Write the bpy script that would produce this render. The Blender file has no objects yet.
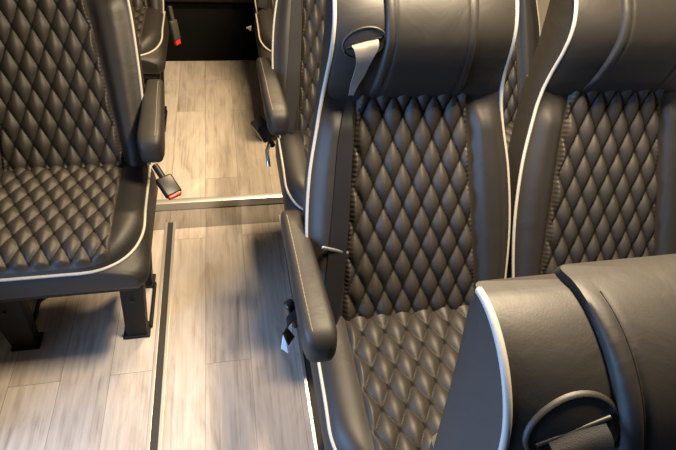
import bpy, math, random
import numpy as np
from mathutils import Vector, Matrix
random.seed(7)
C = bpy.context.scene
COL = C.collection
PI = math.pi

# ------------------------------------------------------------------ materials
MATS = {}
def mat(name, color, rough=0.5, metal=0.0, spec=0.5, bump=None):
    m = bpy.data.materials.new(name); m.use_nodes = True
    nt = m.node_tree; b = nt.nodes['Principled BSDF']
    b.inputs['Base Color'].default_value = (*color, 1)
    b.inputs['Roughness'].default_value = rough
    b.inputs['Metallic'].default_value = metal
    b.inputs['Specular IOR Level'].default_value = spec
    if bump:
        scale, strength, dist = bump
        tc = nt.nodes.new('ShaderNodeTexCoord')
        nz = nt.nodes.new('ShaderNodeTexNoise'); nz.inputs['Scale'].default_value = scale
        nz.inputs['Detail'].default_value = 3
        bp = nt.nodes.new('ShaderNodeBump'); bp.inputs['Strength'].default_value = strength
        bp.inputs['Distance'].default_value = dist
        nt.links.new(tc.outputs['Object'], nz.inputs['Vector'])
        nt.links.new(nz.outputs['Fac'], bp.inputs['Height'])
        nt.links.new(bp.outputs['Normal'], b.inputs['Normal'])
    MATS[name] = m
    return m

def leather_mat(name, col, rough):
    """black-grey leather: fine grain plus broad soft wrinkles"""
    m = mat(name, col, rough, 0, 0.42)
    nt = m.node_tree; b = nt.nodes['Principled BSDF']
    tc = nt.nodes.new('ShaderNodeTexCoord')
    n1 = nt.nodes.new('ShaderNodeTexNoise'); n1.inputs['Scale'].default_value = 420; n1.inputs['Detail'].default_value = 2
    n2 = nt.nodes.new('ShaderNodeTexNoise'); n2.inputs['Scale'].default_value = 14; n2.inputs['Detail'].default_value = 3
    n2.inputs['Distortion'].default_value = 0.6
    b1 = nt.nodes.new('ShaderNodeBump'); b1.inputs['Strength'].default_value = 0.08; b1.inputs['Distance'].default_value = 0.0012
    b2 = nt.nodes.new('ShaderNodeBump'); b2.inputs['Strength'].default_value = 0.22; b2.inputs['Distance'].default_value = 0.008
    for n in (n1, n2): nt.links.new(tc.outputs['Object'], n.inputs['Vector'])
    nt.links.new(n2.outputs['Fac'], b2.inputs['Height'])
    nt.links.new(n1.outputs['Fac'], b1.inputs['Height'])
    nt.links.new(b2.outputs['Normal'], b1.inputs['Normal'])
    nt.links.new(b1.outputs['Normal'], b.inputs['Normal'])
    mr = nt.nodes.new('ShaderNodeMapRange')
    mr.inputs['To Min'].default_value = rough - 0.06; mr.inputs['To Max'].default_value = rough + 0.08
    nt.links.new(n2.outputs['Fac'], mr.inputs['Value'])
    nt.links.new(mr.outputs['Result'], b.inputs['Roughness'])
    return m

leather_mat('leather', (0.0145, 0.0128, 0.0112), 0.54)
leather_mat('quilt_leather', (0.0220, 0.0185, 0.0152), 0.56)
_nt = MATS['quilt_leather'].node_tree; _b = _nt.nodes['Principled BSDF']
_at = _nt.nodes.new('ShaderNodeAttribute'); _at.attribute_name = 'seam'      # crease shade painted dark along the quilting seams
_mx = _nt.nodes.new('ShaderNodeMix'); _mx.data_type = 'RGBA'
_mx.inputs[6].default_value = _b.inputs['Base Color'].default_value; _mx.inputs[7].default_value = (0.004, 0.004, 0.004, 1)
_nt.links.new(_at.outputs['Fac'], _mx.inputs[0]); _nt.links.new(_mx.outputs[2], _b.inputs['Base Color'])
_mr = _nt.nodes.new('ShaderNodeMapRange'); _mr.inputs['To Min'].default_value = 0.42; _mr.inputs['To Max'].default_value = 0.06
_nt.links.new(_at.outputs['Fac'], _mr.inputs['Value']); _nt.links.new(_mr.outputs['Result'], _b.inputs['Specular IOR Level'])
mat('piping', (0.33, 0.315, 0.285), 0.5)
mat('thread', (0.16, 0.135, 0.10), 0.7)
mat('black_steel', (0.006, 0.006, 0.007), 0.6, 0.0, 0.22, (60, 0.1, 0.001))
mat('black_plastic', (0.005, 0.005, 0.0055), 0.4, 0, 0.35)
mat('grey_plastic', (0.05, 0.047, 0.042), 0.5)
mat('red_plastic', (0.65, 0.03, 0.02), 0.35)
mat('webbing', (0.0065, 0.0065, 0.0075), 0.6, 0, 0.25, (900, 0.4, 0.0006))
mat('lit_webbing', (0.17, 0.15, 0.125), 0.5, 0, 0.5, (900, 0.4, 0.0006))  # the dark webbing again, with the highlight on its top put into the colour
mat('dull_metal', (0.35, 0.34, 0.33), 0.35, 0.9)
mat('chrome', (0.75, 0.74, 0.72), 0.25, 1.0)
mat('aluminium', (0.58, 0.57, 0.55), 0.40, 0.8, 0.5, (300, 0.08, 0.0004))
mat('track_groove', (0.035, 0.032, 0.03), 0.6, 0.2, 0.3, (150, 0.6, 0.002))
mat('white_tag', (0.80, 0.81, 0.82), 0.6)
mat('carpet_black', (0.006, 0.006, 0.006), 0.95, 0, 0.05, (800, 0.5, 0.002))
mat('wall_trim', (0.13, 0.12, 0.11), 0.7, 0, 0.3, (200, 0.2, 0.001))
mat('headliner', (0.30, 0.28, 0.25), 0.85, 0, 0.2, (300, 0.2, 0.001))

def wood_mat(name, tone=1.0):
    """grey-brown oak vinyl planks running along Y"""
    m = bpy.data.materials.new(name); m.use_nodes = True
    nt = m.node_tree; N = nt.nodes; L = nt.links
    b = N['Principled BSDF']; b.inputs['Roughness'].default_value = 0.60
    b.inputs['Specular IOR Level'].default_value = 0.25
    tc = N.new('ShaderNodeTexCoord')
    sep = N.new('ShaderNodeSeparateXYZ'); L.new(tc.outputs['Object'], sep.inputs[0])
    sw = N.new('ShaderNodeCombineXYZ')
    L.new(sep.outputs['Y'], sw.inputs['X']); L.new(sep.outputs['X'], sw.inputs['Y'])
    br = N.new('ShaderNodeTexBrick')
    br.offset = 0.37; br.offset_frequency = 2
    br.inputs['Scale'].default_value = 1.0
    br.inputs['Brick Width'].default_value = 0.95; br.inputs['Row Height'].default_value = 0.148
    br.inputs['Mortar Size'].default_value = 0.0009; br.inputs['Mortar Smooth'].default_value = 0.3
    br.inputs['Color1'].default_value = (0, 0, 0, 1); br.inputs['Color2'].default_value = (1, 1, 1, 1)
    br.inputs['Mortar'].default_value = (0.5, 0.5, 0.5, 1)
    L.new(sw.outputs[0], br.inputs['Vector'])
    # grain: noise strongly stretched along Y, shifted per plank
    mp = N.new('ShaderNodeMapping'); mp.inputs['Scale'].default_value = (75, 3.0, 1)
    add = N.new('ShaderNodeVectorMath'); add.operation = 'ADD'
    sc = N.new('ShaderNodeVectorMath'); sc.operation = 'SCALE'; sc.inputs['Scale'].default_value = 7.0
    L.new(br.outputs['Color'], sc.inputs[0])
    L.new(tc.outputs['Object'], add.inputs[0]); L.new(sc.outputs[0], add.inputs[1])
    L.new(add.outputs[0], mp.inputs['Vector'])
    g = N.new('ShaderNodeTexNoise'); g.inputs['Scale'].default_value = 1.0; g.inputs['Detail'].default_value = 8
    g.inputs['Roughness'].default_value = 0.65; g.inputs['Distortion'].default_value = 0.5
    L.new(mp.outputs[0], g.inputs['Vector'])
    mp2 = N.new('ShaderNodeMapping'); mp2.inputs['Scale'].default_value = (16, 4.5, 1)
    L.new(add.outputs[0], mp2.inputs['Vector'])
    g2 = N.new('ShaderNodeTexNoise'); g2.inputs['Scale'].default_value = 1.0; g2.inputs['Detail'].default_value = 5
    g2.inputs['Distortion'].default_value = 1.2
    L.new(mp2.outputs[0], g2.inputs['Vector'])
    mixg = N.new('ShaderNodeMix'); mixg.data_type = 'FLOAT'; mixg.inputs['Factor'].default_value = 0.42
    L.new(g.outputs['Fac'], mixg.inputs['A']); L.new(g2.outputs['Fac'], mixg.inputs['B'])
    ramp = N.new('ShaderNodeValToRGB')
    e = ramp.color_ramp.elements
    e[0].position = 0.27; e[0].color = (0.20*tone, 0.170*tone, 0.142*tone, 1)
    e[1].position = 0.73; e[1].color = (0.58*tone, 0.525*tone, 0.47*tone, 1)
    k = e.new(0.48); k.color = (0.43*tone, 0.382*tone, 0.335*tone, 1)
    L.new(mixg.outputs['Result'], ramp.inputs['Fac'])
    # plank tone
    mr = N.new('ShaderNodeMapRange'); mr.inputs['To Min'].default_value = 0.88; mr.inputs['To Max'].default_value = 1.06
    L.new(br.outputs['Color'], mr.inputs['Value'])
    mul = N.new('ShaderNodeVectorMath'); mul.operation = 'SCALE'
    L.new(ramp.outputs['Color'], mul.inputs[0]); L.new(mr.outputs['Result'], mul.inputs['Scale'])
    mix = N.new('ShaderNodeMix'); mix.data_type = 'RGBA'
    mix.inputs[7].default_value = (0.20*tone, 0.17*tone, 0.14*tone, 1)
    L.new(br.outputs['Fac'], mix.inputs[0]); L.new(mul.outputs[0], mix.inputs[6])
    L.new(mix.outputs[2], b.inputs['Base Color'])
    bp = N.new('ShaderNodeBump'); bp.inputs['Strength'].default_value = 0.15; bp.inputs['Distance'].default_value = 0.001
    L.new(g.outputs['Fac'], bp.inputs['Height']); L.new(bp.outputs['Normal'], b.inputs['Normal'])
    MATS[name] = m
wood_mat('oak_plank', 0.90)
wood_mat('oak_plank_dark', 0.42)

# ------------------------------------------------------------------ mesh helpers
class MB:
    def __init__(s): s.v = []; s.f = []
    def add(s, vs, fs):
        o = len(s.v); s.v += [tuple(map(float, p)) for p in vs]; s.f += [tuple(i + o for i in f) for f in fs]
        return s
    def grid(s, P, closed_u=False, closed_v=False, flip=False):
        """P[i][j] -> quads"""
        n = len(P); m = len(P[0]); vs = [p for r in P for p in r]; fs = []
        for i in range(n if closed_u else n - 1):
            for j in range(m if closed_v else m - 1):
                a = i*m + j; b = ((i+1) % n)*m + j; c = ((i+1) % n)*m + (j+1) % m; d = i*m + (j+1) % m
                fs.append((a, d, c, b) if flip else (a, b, c, d))
        return s.add(vs, fs)
    def loft(s, rings):
        """closed rings with fan caps"""
        m = len(rings[0]); vs = [p for r in rings for p in r]; fs = []
        for i in range(len(rings)-1):
            for j in range(m):
                fs.append((i*m+j, i*m+(j+1) % m, (i+1)*m+(j+1) % m, (i+1)*m+j))
        n = len(vs)
        for (r, rev) in ((0, True), (len(rings)-1, False)):
            ring = rings[r]
            cpt = tuple(np.mean(np.array(ring), axis=0)); vs.append(cpt); k = len(vs)-1
            for j in range(m):
                a, b = r*m+j, r*m+(j+1) % m
                fs.append((k, b, a) if rev else (k, a, b))
        return s.add(vs, fs)
    def tube(s, path, r, n=8, caps=True, flat=None):
        """round (or flat=(rx,ry) with up vector) tube along a path"""
        path = [Vector(p) for p in path]; rings = []
        up = Vector((0.13, 0.21, 0.97))
        prev = None
        for i, p in enumerate(path):
            t = (path[min(i+1, len(path)-1)] - path[max(i-1, 0)])
            if t.length < 1e-9: t = Vector((0, 0, 1))
            t.normalize()
            if prev is None:
                a = t.cross(up)
                if a.length < 1e-3: a = t.cross(Vector((1, 0, 0)))
                a.normalize()
            else:
                a = prev - t*prev.dot(t); a.normalize()
            prev = a; b = t.cross(a)
            rr = r[i] if isinstance(r, (list, tuple)) else r
            rings.append([tuple(p + a*rr*math.cos(2*PI*k/n) + b*rr*math.sin(2*PI*k/n)) for k in range(n)])
        return s.loft(rings)
    def ribbon(s, path, sides, width, th=0.0022):
        """webbing: rectangular section; sides[i] = unit width direction"""
        rings = []
        path = [Vector(p) for p in path]
        for i, p in enumerate(path):
            t = (path[min(i+1, len(path)-1)] - path[max(i-1, 0)]).normalized()
            a = Vector(sides[i]); a = (a - t*a.dot(t)).normalized(); b = t.cross(a)
            w = width[i] if isinstance(width, (list, tuple)) else width
            rings.append([tuple(p + a*w/2*u + b*th/2*v) for u, v in ((-1, -1), (-.3, -1), (.3, -1), (1, -1), (1, 1), (.3, 1), (-.3, 1), (-1, 1))])
        return s.loft(rings)
    def box(s, c, d, M=None, bevel=0.0):
        """box with chamfered edges"""
        x, y, z = [k/2 for k in d]; bv = min(bevel, min(x, y, z)*0.9)
        if bv <= 0:
            vs = [(sx*x, sy*y, sz*z) for sx in (-1, 1) for sy in (-1, 1) for sz in (-1, 1)]
            fs = [(0, 1, 3, 2), (4, 6, 7, 5), (0, 4, 5, 1), (2, 3, 7, 6), (0, 2, 6, 4), (1, 5, 7, 3)]
            vs = [Vector(v) for v in vs]
        else:
            rings = []
            def rr(ix, iy, z0):
                out = []
                for cx, cy, a0 in ((1, 1, 0), (-1, 1, 90), (-1, -1, 180), (1, -1, 270)):
                    for k in range(4):
                        a = math.radians(a0 + 30*k)
                        out.append(Vector((cx*(x-bv) + (bv-ix)*math.cos(a), cy*(y-bv) + (bv-ix)*math.sin(a), z0)))
                return out
            for k in range(4):
                a = PI/2*k/3; rings.append(rr(bv*(1-math.sin(a)), 0, -z + bv*(1-math.cos(a))))
            for k in range(3, -1, -1):
                a = PI/2*k/3; rings.append(rr(bv*(1-math.sin(a)), 0, z - bv*(1-math.cos(a))))
            t = MB(); t.loft(rings); vs = [Vector(v) for v in t.v]; fs = t.f
        if M is not None: vs = [M @ v for v in vs]
        c = Vector(c)
        return s.add([tuple(v + c) for v in vs], fs)
    def prism(s, poly, axis, a, b):
        """extrude a 2D polygon along axis 'x','y' or 'z' from a to b"""
        def P(u, v, w):
            return {'x': (w, u, v), 'y': (u, w, v), 'z': (u, v, w)}[axis]
        n = len(poly); vs = [P(u, v, a) for u, v in poly] + [P(u, v, b) for u, v in poly]
        fs = [tuple(range(n))[::-1], tuple(range(n, 2*n))] + [(i, (i+1) % n, n+(i+1) % n, n+i) for i in range(n)]
        return s.add(vs, fs)
    def mesh(s, name, m, smooth=True, angle=None):
        import bmesh
        me = bpy.data.meshes.new(name); me.from_pydata(s.v, [], s.f); me.update()
        bm = bmesh.new(); bm.from_mesh(me); bmesh.ops.recalc_face_normals(bm, faces=bm.faces)
        if smooth:
            for f in bm.faces: f.smooth = True
            lim = math.radians(angle or 50)
            for e in bm.edges:
                if len(e.link_faces) == 2 and e.calc_face_angle(0) > lim: e.smooth = False
        bm.to_mesh(me); bm.free()
        me.materials.append(MATS[m]); return me
    def build(s, name, m, parent=None, smooth=True, angle=None, label=None):
        o = bpy.data.objects.new(name, s.mesh(name, m, smooth, angle)); COL.objects.link(o)
        if parent is not None: o.parent = parent
        if label: o['label'] = label
        return o

def thing(name, label, cat, loc=(0, 0, 0), group=None):
    o = bpy.data.objects.new(name, None); COL.objects.link(o); o.location = loc
    o['label'] = label; o['category'] = cat
    if group: o['group'] = group
    return o
def tag(o, label, cat, group=None):
    o['label'] = label; o['category'] = cat
    if group: o['group'] = group
    return o
def structure(o): o['kind'] = 'structure'; return o
def copy_tree(o, parent=None):
    c = o.copy(); COL.objects.link(c)
    if parent is not None: c.parent = parent
    for ch in list(o.children): copy_tree(ch, c)
    return c

def lerp(a, b, t): return a + (b-a)*t
def sst(a, b, x):
    t = min(1, max(0, (x-a)/(b-a))); return t*t*(3-2*t)
def interp(tab, x):
    xs, ys = zip(*tab); return float(np.interp(x, xs, ys))
def smooth_interp(tab, x):
    """monotone-ish smooth: cosine interpolation between control points via catmull-rom"""
    xs = [a for a, _ in tab]; ys = [b for _, b in tab]
    if x <= xs[0]: return ys[0]
    if x >= xs[-1]: return ys[-1]
    i = max(k for k in range(len(xs)) if xs[k] <= x); i = min(i, len(xs)-2)
    h = xs[i+1]-xs[i]; t = (x-xs[i])/h
    def sl(k):
        if k == 0: return (ys[1]-ys[0])/(xs[1]-xs[0])
        if k == len(xs)-1: return (ys[-1]-ys[-2])/(xs[-1]-xs[-2])
        return (ys[k+1]-ys[k-1])/(xs[k+1]-xs[k-1])
    m0, m1 = sl(i)*h, sl(i+1)*h
    return (2*t**3-3*t**2+1)*ys[i] + (t**3-2*t**2+t)*m0 + (-2*t**3+3*t**2)*ys[i+1] + (t**3-t**2)*m1

# ------------------------------------------------------------------ the seat
SEAT_Z = 0.53                       # height of the cushion top at the back crease
DS, _S0 = 0.002, -0.12
_n = int((0.95-_S0)/DS)
_ss = [_S0 + i*DS for i in range(_n+1)]
def ang(s): return lerp(A_LOW, A_HEAD, sst(0.40, 0.60, s))
def set_recline(low, head):
    """lays out the curved centre line of the backrest"""
    global A_LOW, A_HEAD, _ys, _zs
    A_LOW, A_HEAD = math.radians(low), math.radians(head)
    _ys = [_S0*math.sin(A_LOW)]; _zs = [SEAT_Z + _S0*math.cos(A_LOW)]
    for i in range(_n):
        a = ang(_S0 + i*DS); _ys.append(_ys[-1] + DS*math.sin(a)); _zs.append(_zs[-1] + DS*math.cos(a))
set_recline(27, 9)
LEAN = 0.0                          # slight sideways lean of a backrest, per metre
def back_pt(x, s, t):
    """s along the backrest from the crease, t out of its face towards the sitter"""
    a = ang(s)
    return (x + LEAN*max(s, 0), float(np.interp(s, _ss, _ys)) - t*math.cos(a), float(np.interp(s, _ss, _zs)) + t*math.sin(a))

HALF_W_AISLE = [(-0.05, 0.230), (0.05, 0.240), (0.20, 0.2435), (0.34, 0.231), (0.46, 0.207), (0.56, 0.190), (0.66, 0.181), (0.74, 0.178), (0.77, 0.175), (0.79, 0.170)]
HALF_W_LEFT = [(-0.05, 0.232), (0.05, 0.241), (0.20, 0.244), (0.34, 0.243), (0.46, 0.238), (0.56, 0.225), (0.66, 0.205), (0.74, 0.190), (0.79, 0.178)]
HALF_W = HALF_W_AISLE
def half_w(s): return smooth_interp(HALF_W, s)
def quilt_w(s): return interp([(-0.05, 0.176), (0.0, 0.172), (0.50, 0.124), (0.6, 0.120)], s)
S_HEAD, S_TOP, S_BEND = 0.500, 0.758, 0.640
def edge_t(s):                       # where the piping runs, in t
    e = interp([(0.40, 0.002), (0.48, 0.004), (0.52, 0.009), (0.56, 0.020), (0.60, 0.034), (0.63, 0.041), (0.66, 0.043), (0.8, 0.043)], s)
    if s > S_BEND: e = lerp(e, -0.056, 1-math.sqrt(max(0, 1-((s-S_BEND)/(S_TOP+0.001-S_BEND))**2.0)))
    return e
def tf_low(x, s):
    ax = abs(x); w = half_w(s); q = quilt_w(s)
    e = edge_t(min(s, 0.5))
    if ax <= q: return -0.004
    u = (ax-q)/(w-q)
    top = 0.026*sst(0.0, 0.30, u)
    top *= 1 - sst(0.44, 0.505, s)
    return lerp(-0.004, e, u) + top*(1 - sst(0.55, 1.0, u)*0.9) - 0.0
def tb_low(s): return -0.085
def tf_head(x, s):
    ax = abs(x); w = half_w(s); e = edge_t(s)
    u = ax/w
    bulge = 0.022*(1-max(0.0, (u-0.25)/0.75)**3)
    b = e + bulge*sst(S_HEAD-0.06, 0.60, s)*(1 if s < S_BEND else (1-((s-S_BEND)/(S_TOP-S_BEND))**2*0.75))
    if s < S_HEAD+0.045:            # rounded lower lip of the headrest
        k = 1-(s-S_HEAD)/0.045
        b = lerp(b, -0.008, 1-math.sqrt(max(0, 1-k*k)))
    return b
def tb_head(s):
    b = -0.080
    if s > S_TOP-0.055: b = lerp(b, -0.066, ((s-S_TOP+0.055)/0.055)**3)
    return b
def loft_back(svals, wfun, tf, tb, nx=41, corner=0.018, ret=False):
    rings = []
    for s in svals:
        w = wfun(s); ring = []
        for i in range(nx):
            x = -w + 2*w*i/(nx-1)
            ring.append(back_pt(x, s, tf(x, s)))
        te = tf(w, s); t2 = tb(s); r = min(corner, (te-t2)*0.45, w*0.4)
        for k in range(1, 4): ring.append(back_pt(w, s, lerp(te, t2+r, k/4)))
        for k in range(5):
            a = PI/2*k/4; ring.append(back_pt(w - r + r*math.cos(a), s, t2 + r - r*math.sin(a)))
        for k in range(1, 8): ring.append(back_pt(lerp(w-r, -w+r, k/8), s, t2))
        for k in range(5):
            a = PI/2*(1-k/4); ring.append(back_pt(-w + r - r*math.cos(a), s, t2 + r - r*math.sin(a)))
        for k in range(1, 4): ring.append(back_pt(-w, s, lerp(t2+r, te, k/4)))
        rings.append(ring)
    return MB().loft(rings)

def pillow(u, v, du, dv):
    """stitched diamonds du wide, dv tall: 0 on the stitch lines, 1 in the middle"""
    a = u/du + v/dv; b = u/du - v/dv
    k = abs(math.sin(PI*a)*math.sin(PI*b))
    return k**0.62

def set_seam_shade(o, vals):
    a = o.data.attributes.new('seam', 'FLOAT', 'POINT'); a.data.foreach_set('value', vals)
CUSH_L, CUSH_W, CUSH_R = 0.385, 0.2425, 0.150
def cush_w(y):                       # half width at depth y (y from 0 to -CUSH_L)
    d = CUSH_R - (y + CUSH_L)
    w = CUSH_W - 0.004*(1+y/CUSH_L)
    if d > 0: w -= CUSH_R - math.sqrt(max(0, CUSH_R**2 - d**2))
    return w
def cush_w2(y):                      # the skirt below the piping keeps squarer corners
    r = 0.045; d = r - (y + CUSH_L + 0.006)
    return CUSH_W + 0.006 - (r - math.sqrt(max(0, r*r - d*d)) if d > 0 else 0)
def cush_edge_z(y): return SEAT_Z - 0.022 - 0.036*sst(-0.17, -0.37, y)
def cush_z(x, y):
    """upper surface: slightly dished quilt, raised side bolsters, waterfall front"""
    w = cush_w(y); ax = abs(x)
    front = CUSH_L + y
    top = SEAT_Z - 0.010*(-y/CUSH_L)**2 + 0.010*sst(0.15, 0.19, ax)*(1-sst(-0.25, -0.38, y))
    ze = cush_edge_z(y)
    ds = w-ax; r = 0.042
    k = 1.0
    if ds < r: k = math.sqrt(max(0, 1-(1-ds/r)**2))
    k2 = 1.0; r2 = 0.095
    if front < r2: k2 = math.sqrt(max(0, 1-(1-front/r2)**2))
    return ze + (top-ze)*min(k, 1)*min(k2, 1) if k*k2 < 1 else top

def build_seat(root, du_back, dv_back, du_cush, dv_cush, belt_side=-1, arm_side=-1, low_detail=False, lean=0.0, guide_s=0.632, fold='lit_webbing', pad_roll=0.008, arm_x=0.262, arm_k=0.055, arm_front=0.0):
    global LEAN
    LEAN = lean
    # --- cushion
    NY, NX = 44, 49
    ysl = [0.02 - 0.02*i for i in range(2)] + [-CUSH_L*(1-(1-i/(NY-2))**1.35) for i in range(1, NY-1)]
    top = []
    for y in ysl:
        w = cush_w(min(y, 0)); row = []
        for j in range(NX):
            f = -1 + 2*j/(NX-1); f = math.copysign(abs(f)**0.8, f)
            x = f*w; row.append((x, y, cush_z(x, min(y, 0))))
        top.append(row)
    mb = MB().grid(top)
    # skirt: down from the outline
    outline = [r[0] for r in top] + top[-1][1:-1] + [r[-1] for r in reversed(top)]
    sk = []
    ZB = 0.392
    for (x, y, z) in outline:
        if y <= -CUSH_L + 1e-6:
            x2, y2 = x/cush_w(-CUSH_L)*cush_w2(-CUSH_L), y - 0.006
        else:
            x2, y2 = math.copysign(cush_w2(y), x), y
        l = math.hypot(x2, y2+0.2)
        col = []
        for f, k, ins in ((0, 0, 0), (0.06, 0.25, 0), (0.2, 0.7, 0), (0.4, 1, 0), (0.8, 1, 0.001), (0.94, 1, 0.006), (1.0, 1, 0.016)):
            xx, yy = lerp(x, x2, k), lerp(y, y2, k)
            col.append((xx - xx/l*ins, yy - (yy+0.2)/l*ins if y < 0 else yy, lerp(z, ZB, f)))
        sk.append(col)
    mb.grid(sk)
    bot = [c[-1] for c in sk]; n = len(bot)
    mb.add(bot + [(0, -0.2, ZB)], [(i, i+1, n) for i in range(n-1)] + [(n-1, 0, n)])
    back = [c for c in sk[0]] + [c for c in reversed(sk[-1])] + list(reversed(top[0]))[1:-1]
    mb.add(back + [(0, 0.02, 0.45)], [(i, (i+1) % len(back), len(back)) for i in range(len(back))])
    cushion = mb.build('cushion', 'leather', root, angle=75)
    # piping round the cushion
    pp = [(x*1.004, y-0.002 if y < -0.3 else y, z+0.001) for (x, y, z) in outline]
    MB().tube(pp, 0.0042, 8).build('piping', 'piping', cushion, label='pale grey piping')
    # quilted centre of the cushion
    nu, nv = (60, 70) if low_detail else (120, 140)
    Q = []; seam = []
    qw = 0.168
    for i in range(nv+1):
        row = []
        for j in range(nu+1):
            x = lerp(-qw, qw, j/nu)
            dx = max(0.0, abs(x)-(CUSH_W-CUSH_R))
            y_end = -CUSH_L + CUSH_R - math.sqrt(CUSH_R**2-dx**2) + 0.004      # follows the rounded front corners
            y = lerp(-0.006, y_end, i/nv)
            ed = min(qw-abs(x), 0.006+abs(-y-0.006)); fade = sst(0.0, 0.012, qw-abs(x))*sst(0.0, 0.014, y-y_end)
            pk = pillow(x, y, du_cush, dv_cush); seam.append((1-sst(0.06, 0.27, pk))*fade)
            h = 0.002 + 0.0125*pk*fade - (0.006*(1-sst(0, 0.004, qw-abs(x))))
            row.append((x, y - 0.7*h*sst(-0.30, -0.37, y), cush_z(x, y)+h))
        Q.append(row)
    set_seam_shade(MB().grid(Q).build('quilted_panel', 'quilt_leather', cushion, angle=80), seam)
    # --- backrest
    sv = [-0.035, -0.03] + [lerp(-0.02, 0.53, i/40) for i in range(41)]
    def wl(s): return half_w(s) - (0.014 if s < -0.032 else 0.005 if s < -0.025 else 0)
    backrest = loft_back(sv, wl, tf_low, tb_low, 61).build('backrest', 'leather', root, angle=70)
    nu, nv = (60, 80) if low_detail else (124, 190)
    Q = []; seam = []
    for i in range(nv+1):
        s = lerp(-0.02, 0.515, i/nv); q = quilt_w(s); row = []
        for j in range(nu+1):
            x = lerp(-q, q, j/nu)
            fade = sst(0.0, 0.012, q-abs(x))
            # gathered little pleats along the panel's edge
            pl = 0.0012*math.sin(s*2*PI/0.011)*(1-sst(0.004, 0.016, q-abs(x)))*sst(0, 0.004, q-abs(x))
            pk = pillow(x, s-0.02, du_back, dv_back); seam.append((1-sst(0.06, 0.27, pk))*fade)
            h = 0.0135*pk*fade + pl - 0.006*(1-sst(0, 0.004, q-abs(x)))
            row.append(back_pt(x, s, h))
        Q.append(row)
    set_seam_shade(MB().grid(Q).build('quilted_panel', 'quilt_leather', backrest, angle=80), seam)
    # --- headrest
    sv = [S_HEAD + 0.045*(1-math.cos(PI/2*i/8)) for i in range(9)] + [lerp(0.545, S_BEND, i/8) for i in range(1, 9)] + \
         [S_BEND+(S_TOP-S_BEND)*math.sin(PI/2*i/14) for i in range(1, 15)]
    headrest = loft_back(sv, half_w, tf_head, tb_head, 61, 0.022).build('headrest', 'leather', root, angle=60)
    # raised centre pad that wraps over the top
    def pad_w(s): return interp([(0.50, 0.104), (0.56, 0.096), (0.64, 0.090), (0.74, 0.091), (0.82, 0.090)], s)
    def tfp(x, s):
        u = abs(x)/pad_w(s)
        b = tf_head(x*0.9, min(max(s, S_HEAD+0.01), S_BEND)) + 0.004
        roll = pad_roll*math.sqrt(max(0, 1-max(0, (u-0.86)/0.14)**2)) - 0.4*pad_roll*math.exp(-((u-0.80)/0.035)**2)
        b += roll
        if s > S_BEND: b = lerp(b, -0.052, (1-math.sqrt(max(0, 1-((s-S_BEND)/(S_TOP+0.010-S_BEND))**2))))
        if s < S_HEAD+0.05:
            k = 1-(s-S_HEAD-0.004)/0.046; b = lerp(b, -0.004, 1-math.sqrt(max(0, 1-min(1, k)**2)))
        return b
    def tbp(s):
        b = -0.085
        if s > S_TOP-0.038: b = lerp(b, -0.060, (1-math.sqrt(max(0, 1-((s-S_TOP+0.038)/0.049)**2))))
        return b
    sv2 = [S_HEAD+0.004 + 0.046*(1-math.cos(PI/2*i/8)) for i in range(9)] + [lerp(0.545, S_BEND, i/8) for i in range(1, 9)] + \
          [S_BEND+(S_TOP+0.0095-S_BEND)*math.sin(PI/2*i/16) for i in range(1, 17)]
    pad = loft_back(sv2, pad_w, tfp, tbp, 61, 0.014).build('headrest_pad', 'leather', headrest, angle=60)
    for sd in (-1, 1):
        path = [back_pt(sd*(pad_w(s)*0.80), s, tfp(pad_w(s)*0.80, s)+0.0002) for s in np.linspace(0.52, S_TOP+0.006, 40)]
        MB().tube(path, [0.0016 if i % 2 else 0.0011 for i in range(40)], 6).build('seam', 'leather', pad)
    # --- piping up both sides and over the shoulders of the headrest
    for sd in (-1, 1):
        path = []
        for s in list(np.linspace(-0.03, S_BEND, 74)) + [S_BEND+(S_TOP+0.0008-S_BEND)*math.sin(PI/2*i/24) for i in range(1, 25)]:
            w = half_w(s)
            t = edge_t(s)
            path.append(back_pt(sd*(w+0.0005), s, t))
        MB().tube(path, 0.0040, 8).build('piping', 'piping', backrest, label='pale grey piping')
    # --- belt guide on the shoulder wing, belt through it
    if belt_side:
        sd = belt_side
        gx, gs = sd*0.128, guide_s
        def gp(a, r, h):
            u, v = 0.043*r*math.cos(a), 0.029*r*math.sin(a)
            ct, st_ = math.cos(0.36), -sd*math.sin(0.36)
            x = gx + u*ct - v*st_; s = gs + u*st_ + v*ct
            return back_pt(x, s, tf_head(max(-half_w(s), min(half_w(s), x)), s) + h)
        rings = []
        for r, h in ((1.0, -0.004), (1.0, 0.0015), (0.97, 0.0036), (0.93, 0.0036), (0.89, 0.001), (0.6, 0.001), (0.2, 0.001)):
            rings.append([gp(2*PI*k/40, r, h) for k in range(40)])
        guide = MB().loft(rings).build('belt_guide', 'leather', root, angle=60)
        p0, p1 = Vector(gp(PI, 0.78, 0.002)), Vector(gp(0, 0.78, 0.002))
        MB().tube([p0, p0.lerp(p1, .5), p1], 0.0032, 8).build('slot', 'black_plastic', guide)
        # webbing: out of the slot, twisting to a cord, then flat down the edge of the quilted panel
        def strap(ctl, name, m, n=50, label=None):
            path, sides, ws = [], [], []
            for q in np.linspace(0, len(ctl)-1, n):
                x, s, lift, wd, tw = [smooth_interp(list(enumerate(k[i] for k in ctl)), q) for i in range(5)]
                x *= -sd
                base = lerp(max(0.0, lerp(tf_low(x, s), 0.012, 0.4)), tf_head(max(-half_w(s), min(half_w(s), x)), max(s, 0.545)), sst(0.46, 0.545, s))
                path.append(back_pt(x, s, base + lift)); a = ang(s)
                sides.append((math.cos(tw), -math.sin(tw)*math.sin(a)*0 + sd*math.sin(tw)*0.0, math.sin(tw)))
                ws.append(wd)
            return MB().ribbon(path, sides, ws).build(name, m, root, label=label)
        g0 = guide_s - 0.632
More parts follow.
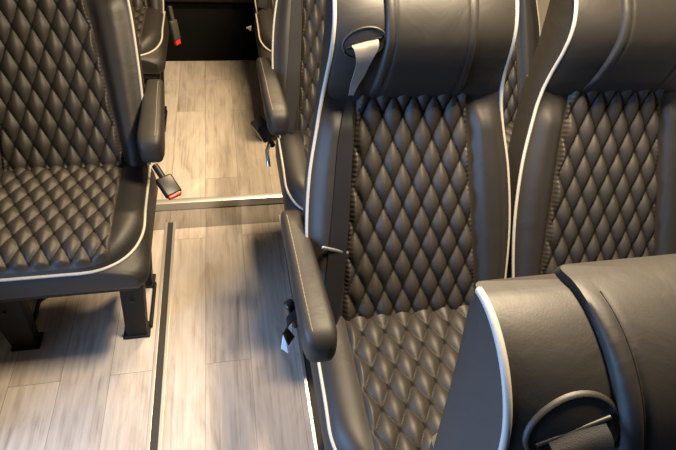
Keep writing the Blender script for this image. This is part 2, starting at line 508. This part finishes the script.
        strap([(-0.127, 0.634+g0, 0.001, 0.050, 0.36), (-0.127, 0.628+g0, 0.011, 0.048, 0.36), (-0.128, 0.612+g0, 0.015, 0.036, 0.30), (-0.130, 0.592+g0, 0.014, 0.026, 0.25),
               (-0.134, 0.565+g0, 0.012, 0.022, 0.2), (-0.140, 0.537+g0, 0.008, 0.014, 0.1), (-0.144, 0.515+g0, 0.006, 0.008, 0.0)], 'belt_fold', fold, label='upper belt coloured as lit' if fold != 'webbing' else None)
        belt = strap([(-0.143, 0.525, 0.006, 0.008, 0.0), (-0.146, 0.495, 0.010, 0.012, 0.0), (-0.150, 0.465, 0.010, 0.022, 0.0), (-0.155, 0.42, 0.009, 0.030, 0.0),
               (-0.163, 0.34, 0.009, 0.035, 0.0), (-0.171, 0.26, 0.009, 0.038, 0.0), (-0.180, 0.19, 0.010, 0.040, 0.0), (-0.189, 0.12, 0.010, 0.042, 0.0),
               (-0.199, 0.06, 0.010, 0.042, 0.0), (-0.212, 0.005, 0.009, 0.042, 0.0)], 'seat_belt', 'webbing')
        pm = Vector(back_pt(sd*0.186, 0.185, 0.030))
        Mx = Matrix.Rotation(-sd*0.40, 3, 'Y') @ Matrix.Rotation(-A_LOW, 3, 'X')
        MB().box(pm, (0.068, 0.007, 0.008), Mx, 0.004).build('belt_slide', 'dull_metal', belt, label='metal belt adjuster')
    # --- armrest on the aisle side
    if arm_side:
        sd = arm_side
        ax = sd*arm_x
        rings = []
        prof = [(0.235, 0.690, 0.010, 0.013), (0.230, 0.692, 0.020, 0.020), (0.210, 0.694, 0.025, 0.026), (0.14, 0.694, 0.027, 0.030), (0.04, 0.689, 0.030, 0.033),
                (-0.06, 0.678, 0.033, 0.036), (-0.11, 0.671, 0.0345, 0.040), (-0.138, 0.666, 0.034, 0.042), (-0.156, 0.662, 0.030, 0.038), (-0.166, 0.658, 0.022, 0.027), (-0.169, 0.657, 0.009, 0.011)]
        prof = [(min(y, 0.12) + max(0, y-0.12)*0.70 + arm_front*(1-sst(-0.10, 0.12, y)) if y > -0.10 else y + arm_front, z, hw, hh) for y, z, hw, hh in prof]
        for (y, z, hw, hh) in prof:
            ring = []
            for k in range(28):
                a = 2*PI*k/28; ca, sa = math.cos(a), math.sin(a)
                ring.append((ax + sd*arm_k*y + hw*math.copysign(abs(ca)**0.45, ca), y, z + hh*math.copysign(abs(sa)**0.5, sa)))
            rings.append(ring)
        arm = MB().loft(rings).build('armrest', 'leather', root, angle=60)
        for off in (sd*0.5,):
            st = MB()
            def sp(y):
                z, hw, hh = [float(np.interp(-y, [-p[0] for p in prof], [p[k] for p in prof])) for k in (1, 2, 3)]
                ca = math.copysign(abs(off)**(1/0.45), off); sa = math.sqrt(1-ca*ca)
                return (ax + sd*arm_k*y + hw*off, y, z + hh*sa**0.5 + 0.0004)
            path = [sp(lerp(0.17, -0.145+arm_front, i/60)) for i in range(61)]
            st.tube(path, [0.0011 if i % 2 else 0.0006 for i in range(61)], 6).build('stitching', 'thread', arm)
        MB().tube([(sd*0.20, 0.170, 0.69), (sd*0.255, 0.170, 0.69)], 0.018, 16).build('armrest_pivot', 'black_plastic', root)
    # --- seat pan and frame
    MB().box((0, -0.19, 0.380), (0.42, 0.36, 0.034), None, 0.010).build('seat_pan', 'black_steel', root)
    return root

def add_legs(root, xs, y_front=-0.240, lean=0.045, floor=0.0):
    for x in xs:
        m = MB()
        # tapered pressed-steel plate leg with folded flanges, leaning out towards the top
        sgn = 1 if x > 0 else -1
        zt = 0.37
        wb, wt = (0.034, 0.036) if x > 0 else (0.036, 0.060)
        off = lean if x > 0 else lean*0.4
        def ring(z, f):
            cx = x + off*f; hw = lerp(wb, wt, f); hd = lerp(0.022, 0.030, f); cy = y_front - 0.012*f
            out = []
            for ux, uy, a0 in ((1, 1, 0), (-1, 1, 90), (-1, -1, 180), (1, -1, 270)):
                for k in range(3):
                    a = math.radians(a0 + 45*k); r = 0.005
                    out.append((cx + ux*(hw-r) + r*math.cos(a), cy + uy*(hd-r) + r*math.sin(a), z))
            return out
        m.loft([ring(lerp(0.006+floor, zt, k/6), k/6) for k in range(7)])
        leg = m.build('leg', 'black_steel', root, angle=40)
        MB().box((x, y_front+0.004, 0.005+floor), (0.086, 0.064, 0.010), None, 0.003).build('foot_plate', 'black_steel', leg)
        MB().tube([(x+off*0.55, y_front-0.030, 0.21), (x+off*0.55, y_front-0.0405, 0.21)], 0.0045, 10).build('bolt', 'black_plastic', leg)
        # rear leg of the same side
        r2 = MB()
        r2.loft([[(px, py+0.22, pz) for (px, py, pz) in ring(lerp(0.006+floor, zt, k/6), k/6)] for k in range(7)])
        lg2 = r2.build('leg', 'black_steel', root, angle=40)
        MB().box((x, y_front+0.224, 0.005+floor), (0.086, 0.064, 0.010), None, 0.003).build('foot_plate', 'black_steel', lg2)
        # rail along the floor joining both feet
        MB().box((x+(0.044 if x > 0 else 0), y_front+0.11, 0.008+floor), (0.010, 0.20, 0.016), None, 0.003).build('foot_rail', 'black_steel', root)

def add_buckle(root, base, tip, half_w=0.017, button=True, depth=0.022, m='black_plastic', btn=0.09):
    base, tip = Vector(base), Vector(tip)
    d = (tip-base).normalized()
    ln = (tip-base).length
    mid = base.lerp(tip, 0.5)
    st = MB().tube([base - d*0.0, base.lerp(tip, 0.25), base.lerp(tip, 0.45)], 0.010, 10)
    stalk = st.build('buckle_stalk', m, root)
    q = d.to_track_quat('Z', 'Y').to_matrix()
    bk = MB().box(base + d*(ln*0.68), (half_w*2, depth, ln*0.58), q, 0.006).build('buckle', m, root)
    if button: MB().box(base + d*(ln*0.985), (half_w*1.6, 0.017, ln*btn), q, 0.003).build('release_button', 'red_plastic', bk, label='red release button')
    return bk

def paper_tag(root, pts, th=0.0015):
    """small folded white belt tag"""
    m = MB(); n = len(pts)
    v = [Vector(p) for p in pts]; nrm = (v[1]-v[0]).cross(v[2]-v[0]).normalized()*th
    m.add([tuple(p) for p in v] + [tuple(p+nrm) for p in v], [tuple(range(n)), tuple(range(n, 2*n))] + [(i, (i+1) % n, n+(i+1) % n, n+i) for i in range(n)])
    return m.build('belt_tag', 'white_tag', root, smooth=False, label='white tag')

FAR = 0.036
XR, XR2 = 0.388, 0.896
# ---- right-hand seats
seat_b = thing('bus_seat', 'large black quilted seat by the aisle with belt hanging from its shoulder, its top coloured as lit', 'seat', (XR, 0.69, 0), 'right-hand seats')
build_seat(seat_b, 0.0450, 0.100, 0.053, 0.092, lean=-0.022)
add_legs(seat_b, (-0.15, 0.16), lean=0.0)
seat_b2 = thing('bus_seat', 'black quilted seat without aisle armrest at the right edge, beside the seat with hanging belt', 'seat', (XR2, 0.69, 0), 'right-hand seats')
build_seat(seat_b2, 0.0450, 0.100, 0.053, 0.092, belt_side=0, arm_side=0, lean=-0.050)
add_legs(seat_b2, (-0.15, 0.16), lean=0.0)
SEAT_Z, S_TOP, S_BEND = 0.519, 0.742, 0.615
set_recline(34.8, 16.8)             # the nearest seat is reclined further
seat_a = thing('bus_seat', 'nearest black seat, seen from above its headrest in the lower right corner', 'seat', (0.390, -0.138, 0), 'right-hand seats')
build_seat(seat_a, 0.0450, 0.100, 0.053, 0.092, guide_s=0.661, pad_roll=0.016, fold='webbing')
add_legs(seat_a, (-0.15, 0.16), lean=0.0)
SEAT_Z, S_TOP, S_BEND = 0.530, 0.758, 0.640
set_recline(27, 9)
seat_c = copy_tree(seat_b); seat_c.location = (XR, 1.495, 0)
seat_c['label'] = 'black seat mostly hidden behind the right-hand seat with hanging belt, armrest over the aisle'
seat_c2 = copy_tree(seat_b2); seat_c2.location = (XR2, 1.495, 0)
seat_c2['label'] = 'black seat glimpsed through the gap between the two large seats on the right'
seat_d = copy_tree(seat_b); seat_d.location = (XR-0.005, 2.53, FAR)
seat_d['label'] = 'small far seat on the right of the aisle by the dark rear bench'

for t_ in (seat_c, seat_d):
    for ch in list(t_.children):
        if ch.name.startswith('seat_belt'):
            for g in list(ch.children): bpy.data.objects.remove(g)
# individual belt ends at the aisle side
def strap_end(root, pts, w, sides):
    return MB().ribbon(pts, sides, w).build('belt_end', 'webbing', root)
add_buckle(seat_b, (-0.285, -0.02, 0.56), (-0.302, -0.03, 0.655), 0.011, False)
strap_end(seat_b, [(-0.262, -0.035, 0.650), (-0.285, -0.045, 0.642), (-0.305, -0.060, 0.632), (-0.314, -0.074, 0.616), (-0.302, -0.088, 0.598)], 0.032, [(0.3, 1, 0)]*5)
paper_tag(seat_b, [(-0.298, -0.050, 0.606), (-0.316, -0.062, 0.598), (-0.324, -0.084, 0.568), (-0.310, -0.092, 0.560), (-0.300, -0.074, 0.576)])
add_buckle(seat_c, (-0.262, -0.03, 0.50), (-0.312, -0.05, 0.610), 0.026, False, 0.045)
MB().tube([(-0.268, -0.02, 0.52), (-0.285, -0.06, 0.50), (-0.282, -0.09, 0.455)], 0.007, 8).build('belt_anchor', 'chrome', seat_c, label='bright belt anchor')
paper_tag(seat_d, [(-0.266, -0.04, 0.468), (-0.292, -0.03, 0.455), (-0.268, -0.03, 0.438)])

# ---- left-hand seats
seat_l = thing('bus_seat', 'black quilted seat on the left standing on two black steel legs', 'seat', (-0.508, 1.348, 0), 'left-hand seats')
HALF_W = HALF_W_LEFT
build_seat(seat_l, 0.0500, 0.108, 0.049, 0.082, belt_side=0, arm_side=1, arm_x=0.276, arm_front=0.03, arm_k=-0.01)
add_legs(seat_l, (0.133, -0.213))
add_buckle(seat_l, (0.262, -0.03, 0.545), (0.318, -0.115, 0.49), 0.026)
seat_dl = copy_tree(seat_l); seat_dl.location = (-0.526, 2.53, FAR)
seat_dl['label'] = 'small far seat on the left of the aisle with red buckle hanging beside it'
for ch in list(seat_dl.children):
    if ch.name.split('.')[0] in ('armrest', 'armrest_pivot', 'buckle', 'buckle_stalk'):
        for g in list(ch.children): bpy.data.objects.remove(g)
        bpy.data.objects.remove(ch)
for ch in list(seat_d.children):
    if ch.name.split('.')[0] in ('armrest', 'armrest_pivot'):
        for g in list(ch.children): bpy.data.objects.remove(g)
        bpy.data.objects.remove(ch)
add_buckle(seat_dl, (0.262, 0.06, 0.52), (0.275, 0.05, 0.355), 0.021, m='grey_plastic', btn=0.24)

# ---- rear bench
bench = thing('rear_bench', 'dark rear bench on a black box across the end of the aisle', 'bench', (-0.07, 3.10, FAR))
MB().box((0, 0.25, 0.18), (0.94, 0.50, 0.36), None, 0.01).build('base_box', 'carpet_black', bench)
MB().box((0, 0.22, 0.43), (0.92, 0.54, 0.135), None, 0.045).build('cushion', 'leather', bench)
MB().box((0, 0.56, 0.80), (0.92, 0.12, 0.72), Matrix.Rotation(-0.2, 3, 'X'), 0.045).build('backrest', 'leather', bench)

# ------------------------------------------------------------------ the van
XL_, XR_ = -0.86, 1.24
STEP_Y = 1.742
fl = MB().box(((XL_+XR_)/2, (STEP_Y-1.2)/2, -0.02), (XR_-XL_, STEP_Y+1.2, 0.04)).build('floor', 'oak_plank', smooth=False); structure(fl)
fl2 = MB().box(((XL_+XR_)/2, (STEP_Y+4.0)/2, FAR/2-0.02), (XR_-XL_, 4.0-STEP_Y, FAR+0.04)).build('floor_rear', 'oak_plank', smooth=False); structure(fl2)
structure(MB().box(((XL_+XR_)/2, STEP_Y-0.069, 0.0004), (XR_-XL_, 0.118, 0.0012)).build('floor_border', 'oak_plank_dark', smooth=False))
# aluminium step nosing with a rounded lip
nose = [(STEP_Y-0.009, 0.0005), (STEP_Y-0.009, FAR-0.006), (STEP_Y-0.006, FAR+0.0015), (STEP_Y, FAR+0.004), (STEP_Y+0.022, FAR+0.004), (STEP_Y+0.026, FAR+0.0005), (STEP_Y+0.001, FAR+0.0005), (STEP_Y+0.001, 0.0005)]
structure(MB().prism(nose, 'x', XL_, XR_).build('trim_1', 'aluminium', angle=35))
# seat tracks let into the floor: two bright flanges and a dark groove
def track(name, x, y0, y1, z=0.0):
    m = MB()
    for sx in (-1, 1):
        m.box((x+sx*0.0165, (y0+y1)/2, z+0.002), (0.011, y1-y0, 0.005), None, 0.001)
    t = structure(m.build(name, 'aluminium', smooth=False))
    g = MB(); g.box((x, (y0+y1)/2, z+0.0006), (0.030, y1-y0, 0.0016)); g.build('groove', 'track_groove', t, smooth=False)
track('trim_2', -0.293, -1.1, 1.655)
track('trim_3', 0.186, -1.1, 1.655)
# shell
structure(MB().box((XL_-0.02, 2.35, 0.95), (0.04, 3.3, 2.0)).build('wall_left', 'wall_trim', smooth=False))
structure(MB().box((XR_+0.02, 1.4, 0.95), (0.04, 5.2, 2.0)).build('wall_right', 'wall_trim', smooth=False))
structure(MB().box(((XL_+XR_)/2, 4.02, 0.95), (XR_-XL_+0.08, 0.04, 2.0)).build('wall_rear', 'wall_trim', smooth=False))
structure(MB().box(((XL_+XR_)/2, 1.4, 1.97), (XR_-XL_+0.08, 5.2, 0.04)).build('ceiling', 'headliner', smooth=False))

# ------------------------------------------------------------------ light
def area(name, loc, target, size, size_y, power, color, spread=PI):
    l = bpy.data.lights.new(name, 'AREA'); l.shape = 'RECTANGLE'; l.size = size; l.size_y = size_y
    l.energy = power; l.color = color; l.spread = spread
    o = bpy.data.objects.new(name, l); COL.objects.link(o); o.location = loc
    o.rotation_euler = (Vector(target)-Vector(loc)).to_track_quat('-Z', 'Y').to_euler()
    return o
WARM = (1.0, 0.79, 0.53); COOL = (0.36, 0.58, 1.0)
area('ceiling_lamp_front', (0.46, 0.78, 1.94), (0.46, 0.78, 0), 0.12, 0.30, 66, WARM)
area('ceiling_lamp_rear', (0.40, 2.0, 1.94), (0.38, 2.0, 0), 0.12, 0.40, 60, (1.0, 0.74, 0.44))
area('door_daylight', (-1.25, 0.22, 0.88), (0.1, 0.34, 0.80), 0.7, 1.2, 30, COOL, 2.4)
w = bpy.data.worlds.new('world'); C.world = w; w.use_nodes = True
w.node_tree.nodes['Background'].inputs['Color'].default_value = (0.62, 0.74, 0.95, 1)
w.node_tree.nodes['Background'].inputs['Strength'].default_value = 0.05

# ------------------------------------------------------------------ camera
cam = bpy.data.cameras.new('camera'); co = bpy.data.objects.new('camera', cam); COL.objects.link(co)
cam.sensor_width = 36; cam.lens = 504/676*36; cam.clip_start = 0.02
d1 = Vector((-131.5, -483, 504)).normalized(); d2 = Vector((2627, -190, 504)).normalized(); 
d2 = (d2 - d1*d2.dot(d1)).normalized(); d3 = -d2.cross(d1)
if d3.y < 0: d3 = -d3
right = Vector((d2.x, d1.x, -d3.x)); up = -Vector((d2.y, d1.y, -d3.y)); bk = -Vector((d2.z, d1.z, -d3.z))
M = Matrix((right, up, bk)).transposed().to_4x4(); M.translation = (0, 0, 1.5)
co.matrix_world = M
C.camera = co
C.view_settings.view_transform = 'Standard'; C.view_settings.look = 'None'
C.view_settings.exposure = 0.18; C.view_settings.gamma = 1.0; C.view_settings.use_curve_mapping = False
